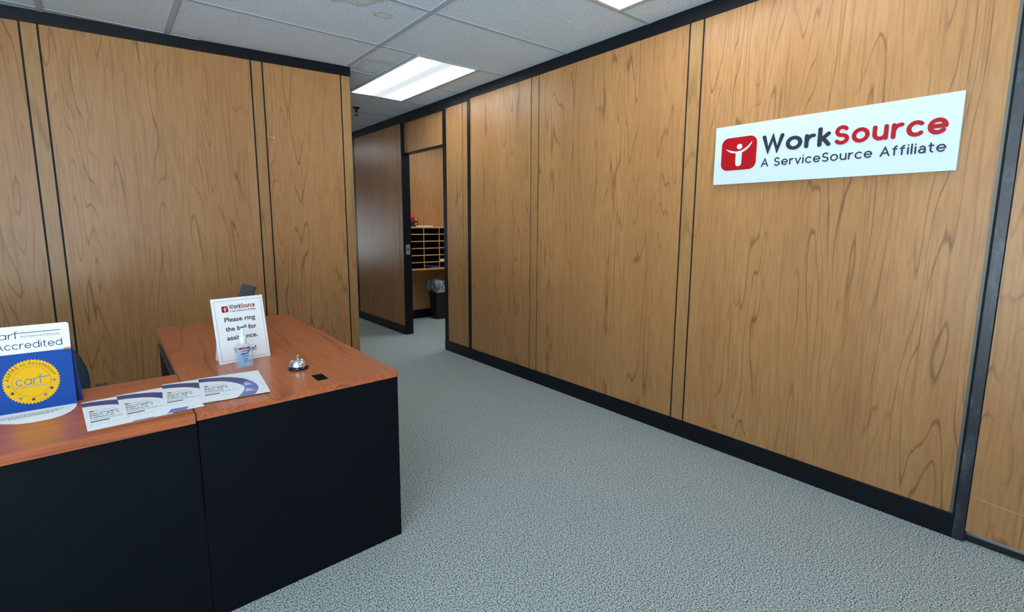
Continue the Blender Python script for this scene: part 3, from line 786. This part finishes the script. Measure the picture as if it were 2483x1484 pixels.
def carf(parent, name, x0, x1, yb, ys, z, mat, w=.13, bar=2.4):
    GL['F'] = (.0, [[(.1, 0), (.1, 1.25)] + arc(.42, 1.25, .32, .3, 180, 95, 6), [(-.28, 1.12), (bar, 1.12)]])
    mb = MB(); strokes_into(mb, 'cqrF', w, x0, x1, yb, ys, z, z, gap=.36); return mb.build(name, mat, parent, fix=False)
carf(t, 'lettering', -.1905, -.0214, .2385, .0148, .0004, M['navy'], bar=6.9, w=.14)
text(t, 'lettering', 'INTERNATIONAL', -.1195, -.0222, .2402, .0070, M['greyline'], .0004)
mb = MB(); strokes_into(mb, 'Accredited', .15, -.1815, -.0205, .2040, .0152, .0004, .0004, gap=.34); mb.build('headline_lettering', M['navy'], t, fix=False)
SX, SY = -.1043, .0942
N_ = 50
seal = MB()
pts = []
for i in range(2 * N_):
    r = 1.0 if i % 2 == 0 else .94
    pts.append((SX + .0700 * r * cos(pi * i / N_), SY + .0738 * r * sin(pi * i / N_)))
sl = seal.prism(pts, .0004, .0008).build('seal', M['yellow'], t)
ZZ = .0011
mb = MB(); ro = ell(SX, SY, .0468, .0497, 48); ri = ell(SX, SY, .0460, .0489, 48)
mb.add([(p[0], p[1], ZZ) for p in ro + ri], [(i, (i + 1) % 48, 48 + (i + 1) % 48, 48 + i) for i in range(48)])
mb.build('seal_ring', M['goldline'], sl, fix=False)
STAR = [(-.0498, .0907, 1), (-.0585, .0650, 0), (-.0750, .0462, 1), (-.1047, .0362, 0), (-.1342, .0442, 1), (-.1522, .0638, 0), (-.1594, .0880, 1)]
for x_, y_, c_ in STAR:
    p = []
    for i in range(10):
        r = .0066 if i % 2 == 0 else .0028; a = pi / 2 + pi * i / 5; p.append((x_ + r * cos(a), y_ + r * 1.05 * sin(a)))
    MB().flat(p, ZZ).build('star', M['starblue' if c_ else 'navy'], sl, fix=False)
carf(sl, 'lettering', -.1425, -.0605, .0850, .0175, ZZ, M['starblue'], w=.17, bar=1.5)
text(sl, 'lettering', 'INTERNATIONAL', -.1435, -.0675, .0755, .0068, M['starblue'], ZZ)
mb = MB(); s_ = 'ASPIRE to Excellence'
tot = width(s_, .012); a0, a1 = radians(172), radians(22)
cap = .0092
for i, ch_ in enumerate(s_):
    if ch_ == ' ': continue
    vs, fs = glyphs(ch_, .012)
    mid = width(s_[:i + 1], .012) - width(ch_, .012) / 2
    a = a0 + (a1 - a0) * mid / tot
    lo = min(v[0] for v in vs); wd = width(ch_, .012)
    sc_ = cap / _caph; rad = .0540
    out_ = []
    for v in vs:
        lx = (v[0] - lo - wd / 2) * sc_ * 1.05; ly = v[1] * sc_
        px_ = (rad + ly) * cos(a) + lx * sin(a); py_ = (rad + ly) * sin(a) - lx * cos(a)
        out_.append((SX + px_, SY + py_ * 1.05, ZZ))
    mb.add(out_, fs)
mb.flat(ell(SX + .0585 * cos(radians(17)), SY + .0615 * sin(radians(17)), .003, .003, 12), ZZ)
mb.build('motto_lettering', M['goldline'], sl, fix=False)
# front flap lying on the desk (local space of the tilted face: turn it back to the desk plane)
inv = frame((0, 0, 0), (1, 0, 0), (0, sin(th), cos(th))).to_3x3().inverted()
flp = [(0, 0), (-.0005, -.012), (.0012, -.034), (-.004, -.055), (-.012, -.085), (-.0225, -.103), (-.0375, -.121), (-.055, -.131), (-.0717, -.134), (-.088, -.1352), (-.1057, -.1345), (-.13, -.127), (-.1488, -.1139), (-.1754, -.0928), (-.20, -.06), (-.213, -.03), (-DW, 0)]
flp = [(min(0.0, x_), y_) for x_, y_ in flp]
mb = MB(); mb.prism(list(reversed(flp)), -.0004, .0006); mb.v = [tuple(inv @ Vector(v)) for v in mb.v]
fo = mb.build('card_flap', M['flapwhite'], t)
mb = MB()
for x0, x1, y0, y1 in ((-.190, -.0305, -.046, -.035), (-.178, -.043, -.058, -.047), (-.160, -.055, -.070, -.060)):
    x_ = x0
    while x_ < x1:
        w_ = .004 + .008 * random.random(); ym = y0 + (y1 - y0) * (x_ - x0) / (x1 - x0)
        mb.flat([(x_, ym), (min(x1, x_ + w_), ym + .0005), (min(x1, x_ + w_), ym + .0045), (x_, ym + .004)], .0009); x_ += w_ + .0022
mb.v = [tuple(inv @ Vector(v)) for v in mb.v]
mb.build('small_print_lines', M['navy'], fo, fix=False)
# rear leaf of the display, navy, stepping out past the right edge of the face
bx_ = [(-.20, .038, 0), (.0165, .030, 0), (.0165, .032, 0), (.0060, .048, .185), (.002, .05, .24), (-.20, .05, .24)]
mb = MB(); f_ = [Vector((-.205, .030, .0)), Vector((.0165, .028, .0)), Vector((.0020, .042, .22)), Vector((-.03, .046, .255)), Vector((-.205, .046, .255))]
bk_ = [p + Vector((0, .002, 0)) for p in f_]
mb.add([tuple(inv @ p) for p in f_ + bk_], [(0, 1, 2, 3, 4), (9, 8, 7, 6, 5)] + [(i, (i + 1) % 5, 5 + (i + 1) % 5, 5 + i) for i in range(5)])
mb.build('easel_back', M['navyback'], t)

# --- call bell
t = thing('service_bell', 'chrome call bell on a black base, to the right of the notice', 'bell', loc=(.590, 2.163, ZD)); t.scale = (1, 1, 1.13)
MB().lathe([(.040, .0), (.0415, .003), (.041, .006), (.036, .011), (.034, .0125)], 40).build('bell_base', M['enamel'], t, smooth=True)
MB().lathe([(.0355, .0125), (.0345, .014)] + [(.034 * cos(radians(a)) ** .75, .014 + .0255 * sin(radians(a))) for a in range(6, 86, 8)] + [(.004, .0397)], 40).build('bell_dome', M['chrome'], t, smooth=True)
MB().lathe([(.0045, .038), (.0045, .042), (.003, .043), (.0028, .047), (.0055, .0485), (.006, .0505), (.0045, .0525), (.001, .0535)], 20).build('plunger', M['chrome'], t, smooth=True)

# --- hand sanitizer
t = thing('sanitizer_bottle', 'clear pump bottle of hand sanitizer standing in front of the notice', 'bottle', Matrix.Translation((.4165, 2.325, ZD + .0003)) @ Matrix.Rotation(radians(2), 4, 'Z'))
def rr3(w_, d_, r, z): return [(p[0], p[1], z) for p in rrect(-w_ / 2, w_ / 2, -d_ / 2, d_ / 2, min(r, d_ / 2 - .0005), 5)]
MB().loft([rr3(.060, .030, .012, .0), rr3(.067, .036, .015, .003), rr3(.0685, .038, .016, .010), rr3(.0685, .038, .016, .080), rr3(.0665, .037, .016, .088), rr3(.058, .034, .015, .096), rr3(.042, .029, .0135, .102), rr3(.027, .026, .0125, .106), rr3(.026, .0255, .012, .112)]).build('bottle_body', M['clearplastic'], t, smooth=True)
yb_ = -.0194
def lab(name, poly, mat, dy=0.0, par=None):
    mb = MB(); mb.flat(poly, 0); mb.v = [(v[0], yb_ - dy, v[1]) for v in mb.v]; return mb.build(name, mat, par or t, fix=False)
lb = lab('back_label', [(-.023, .016), (.023, .016), (.023, .074), (-.023, .074)], M['gel_label'], -.0372)
lab('top_label', [(-.019, .0835), (.020, .0835), (.020, .0915), (-.019, .0915)], M['red'], .0002)
mb = MB(); text_into(mb, 'ADVANCED', -.012, .010, .0862, .0030, 0); mb.v = [(v[0], yb_ - .0006, v[1]) for v in mb.v]; mb.build('lettering', M['paper'], t, fix=False)
lab('brand_label', [(-.016, .0600), (.014, .0640), (.0195, .0780), (-.0105, .0740)], M['navyback'], .0002)
mb = MB(); text_into(mb, 'PURELL', -.0125, .0150, .0650, .0062, 0, .03, .13); mb.v = [(v[0], yb_ - .0006, v[1]) for v in mb.v]; mb.build('lettering', M['paper'], t, fix=False)
mb = MB()
for z_, x0, x1 in ((.0565, -.010, .014), (.0525, -.014, .018), (.0490, -.012, .016)): mb.flat([(x0, z_), (x1, z_ + .001), (x1, z_ + .0028), (x0, z_ + .0018)], 0)
mb.v = [(v[0], yb_ - .0002, v[1]) for v in mb.v]; mb.build('label_lines', M['greyline'], t, fix=False)
mb = MB(); a_ = ell(.002, .0375, .0062, .0065, 24); b_ = ell(.002, .0375, .0046, .0049, 24)
mb.add([(p[0], yb_ - .0002, p[1]) for p in a_ + b_], [(i, (i + 1) % 24, 24 + (i + 1) % 24, 24 + i) for i in range(24)])
mb.add([(.002 + x_, yb_ - .0002, .0375 + z_) for x_, z_ in ((-.0026, .002), (0, -.003), (.0026, .002), (0, .0))], [(0, 1, 3), (1, 2, 3)])
mb.build('label_mark', M['blue'], t, fix=False)
lab('blue_wave', [(-.026, .012), (.020, .012), (.020, .026), (-.004, .024), (-.018, .029), (-.026, .038)], M['sky'], .0001)
MB().lathe([(.0130, .104), (.0138, .105), (.0138, .134), (.0128, .1365), (.0070, .138), (.0070, .141)], 28).build('pump_collar', M['pump'], t, smooth=True)
pm = MB(); pm.lathe([(.0042, .139), (.0042, .158), (.0065, .160), (.0070, .168), (.0060, .170), (.0, .1705)], 20)
pm.tube([(-.006, 0, .1665), (.012, 0, .1675), (.022, 0, .1655), (.028, 0, .162)], [.0042, .0040, .0032, .0026], 12)
pm.build('pump_head', M['pump'], t, smooth=True)

# --- tilted dark device behind the notice
t = thing('desk_device', 'dark grey slab-like device sticking up behind the notice, tilted', 'device', Matrix.Translation((.545, 3.20, ZD + .0003)) @ Matrix.Rotation(radians(-12), 4, 'Z'))
MB().prism([(-.05, -.05), (.06, -.05), (.06, .06), (-.05, .06)], 0, .012).build('device_foot', M['device'], t, bevel=.002)
d_ = MB().box(-.036, .036, -.011, .011, 0, .246).build('device_body', M['device'], t, bevel=.003)
d_.matrix_local = Matrix.Translation((.0, .0, .022)) @ Matrix.Rotation(radians(19), 4, 'Y') @ Matrix.Rotation(radians(-8), 4, 'X')
e_ = MB().box(.0368, .040, -.009, .009, .03, .242).build('device_edge', M['enamel'], d_)

# --- office chair behind the return desk
t = thing('office_chair', 'dark blue-green office chair with a rounded back, behind the tabletop display', 'chair', loc=(-.33, 2.80, 0))
rings = []
for j, (dy, kx) in enumerate(((-.028, .90), (-.012, .985), (.01, 1.0), (.03, .97), (.042, .88))):
    rg = []
    for i in range(40):
        a = 2 * pi * i / 40; x_ = .222 * kx * (abs(cos(a)) ** .85) * (1 if cos(a) >= 0 else -1); z_ = .655 + .245 * kx * sin(a)
        rg.append((x_, dy + .06 + .25 * x_ * x_ * -1, z_))
    rings.append(rg)
MB().loft(rings).build('backrest', M['fabric'], t, smooth=True)
MB().loft([[(.235 * kx * cos(2 * pi * i / 40), -.20 + .225 * kx * sin(2 * pi * i / 40), z_) for i in range(40)] for z_, kx in ((.40, .9), (.42, 1.0), (.455, 1.0), (.475, .93))]).build('seat', M['fabric'], t, smooth=True)
MB().tube([(0, -.05, .41), (0, .10, .43), (0, .115, .52), (0, .10, .70)], .016).build('back_support', M['device'], t, smooth=True)
for s_ in (-1, 1):
    MB().box(s_ * .262 - .022, s_ * .262 + .022, -.27, -.03, .640, .662).build('armrest', M['device'], t, bevel=.006)
    MB().tube([(s_ * .18, -.15, .405), (s_ * .255, -.15, .42), (s_ * .262, -.15, .52), (s_ * .262, -.15, .642)], .013).build('armrest_post', M['device'], t, smooth=True)
MB().lathe([(.022, .10), (.022, .30), (.03, .30), (.03, .40)], 20, (0, -.2, 0)).build('gas_column', M['device'], t, smooth=True)
for i in range(5):
    a = 2 * pi * i / 5 + .3
    lg = MB().tube([(.02 * cos(a), -.2 + .02 * sin(a), .11), (.26 * cos(a), -.2 + .26 * sin(a), .075)], [.022, .014]).build('leg', M['device'], t, smooth=True)
    wh = MB().lathe([(.0, -.02), (.028, -.02), (.030, -.012), (.030, .012), (.028, .02), (.0, .02)], 20)
    wh.v = [(.265 * cos(a) + v[2] * -sin(a) + v[0] * cos(a), -.2 + .265 * sin(a) + v[2] * cos(a) + v[0] * sin(a), .0305 + v[1]) for v in wh.v]
    wh.build('caster', M['bin'], lg, smooth=True)

# ================================================================ MAIL ROOM
t = thing('mail_sorter', 'open wooden pigeonhole mail sorter fixed to the mail room wall', 'mail sorter', loc=(2.93, 6.415, 0))
YF = 6.10 - 6.415
RZ = [.727, .829, .926, 1.022, 1.118, 1.214]
x1 = 1.2
MB().box(0, x1, -.008, 0, .727, 1.320).build('back_board', M['sorter_shade'], t)
MB().box(-.005, x1 + .005, YF - .005, 0, 1.304, 1.327).build('top_board', M['sorter'], t)
for i, z in enumerate(RZ): 
    h_ = .026 if i == 0 else .0125
    sh = MB().box(0, x1, YF + .006, -.009, z, z + h_).build('shelf', M['sorter_shade'], t)  # coloured dark for the shade inside; only the front strip keeps the pine
    MB().box(0, x1, YF, YF + .0055, z, z + h_).build('front_edge', M['sorter'], sh)
for i in range(6):
    x = .225 + .2445 * (i - 1) + .2445 - .0 
    x = -.019 + .2445 * i + .0
    MB().box(max(0, x - .005), max(.01, x + .005), YF + .010, -.009, .727, 1.304).build('divider', M['sorter_shade'], t)
    MB().box(max(0, x - .0045), max(.01, x + .0045), YF + .0015, YF + .0098, .727, 1.304).build('divider_edge', M['sorter'], t)
bl_ = MB(); pr = []
N2 = 14
for i in range(N2 + 1):
    u = i / N2; x = 3.409 + .226 * u; z = .7550 + .036 * (1 - u) ** 2.2 + .006 * u * u
    pr.append((x, z))
vs = []
for x, z in pr: vs += [(x, 6.11, z), (x, 6.30, z + .0), (x, 6.30, z + .012), (x, 6.11, z + .012)]
fs = [(0, 1, 2, 3), tuple(4 * N2 + k for k in (3, 2, 1, 0))]
for i in range(N2):
    for k in range(4): fs.append((4 * i + k, 4 * i + (k + 1) % 4, 4 * i + 4 + (k + 1) % 4, 4 * i + 4 + k))
bl_.add(vs, fs); tag(bl_.build('folder', M['bluefolder']), 'bent blue folder lying in the bottom row of the mail sorter', 'folder')
MB_ = MB().box(3.655, 3.86, 6.115, 6.36, .8418, .866); tag(MB_.build('paper_stack', M['paper']), 'white papers in the right-hand pigeonhole above the blue folder', 'papers')
MB_ = MB().prism([(3.30, 6.12), (3.56, 6.13), (3.55, 6.33), (3.29, 6.32)], 1.3272, 1.338); tag(MB_.build('paper_sheets', M['paper']), 'loose white sheets lying on top of the mail sorter', 'papers')
t = thing('supply_box', 'small red and black box standing on top of the mail sorter', 'box', loc=(3.255, 6.22, 1.3272))
MB().box(-.10, .09, -.075, .075, .0, .068).build('lower_half', M['bin'], t, bevel=.006)
MB().box(-.10, .088, -.073, .073, .0685, .136).build('upper_half', M['redplastic'], t, bevel=.010)
lb_ = MB(); lb_.box(.035, .07, -.0765, -.0752, .02, .05); lb_.build('label_patch', M['steel'], t)
rd = MB(); rd.prism(ell(.055, .10, .024, .02, 20), .0731, .0745); rd.v = [(v[0], -v[2], v[1]) for v in rd.v]; rd.build('round_window', M['orange'], t)
t = thing('waste_bin', 'black plastic waste bin with a clear liner, on the mail room floor', 'bin', loc=(3.74, 6.235, 0))
def rr(w_, d_, r, z): return [(p[0], p[1], z) for p in rrect(-w_ / 2, w_ / 2, -d_ / 2, d_ / 2, r, 5)]
MB().loft([rr(.25, .18, .03, .001), rr(.325, .25, .035, .53), rr(.345, .27, .038, .535), rr(.345, .27, .038, .55), rr(.318, .243, .032, .55), rr(.245, .175, .028, .015)]).build('bin_body', M['bin'], t, smooth=True)
lr = MB(); rng = random.Random(3); rings = []
for z_, grow in ((.40, .012), (.44, .018), (.49, .012), (.54, .016), (.565, .008), (.56, -.03), (.50, -.045)):
    base = rr(.315 + (z_ - .4) * .2 + grow * 2, .242 + (z_ - .4) * .2 + grow * 2, .036, z_)
    rings.append([(p[0] * (1 + .02 * rng.uniform(-1, 1)), p[1] * (1 + .02 * rng.uniform(-1, 1)), p[2] + .012 * rng.uniform(-1, 1)) for p in base])
lr.loft(rings, cap=False).build('bin_liner', M['liner'], t, smooth=True)
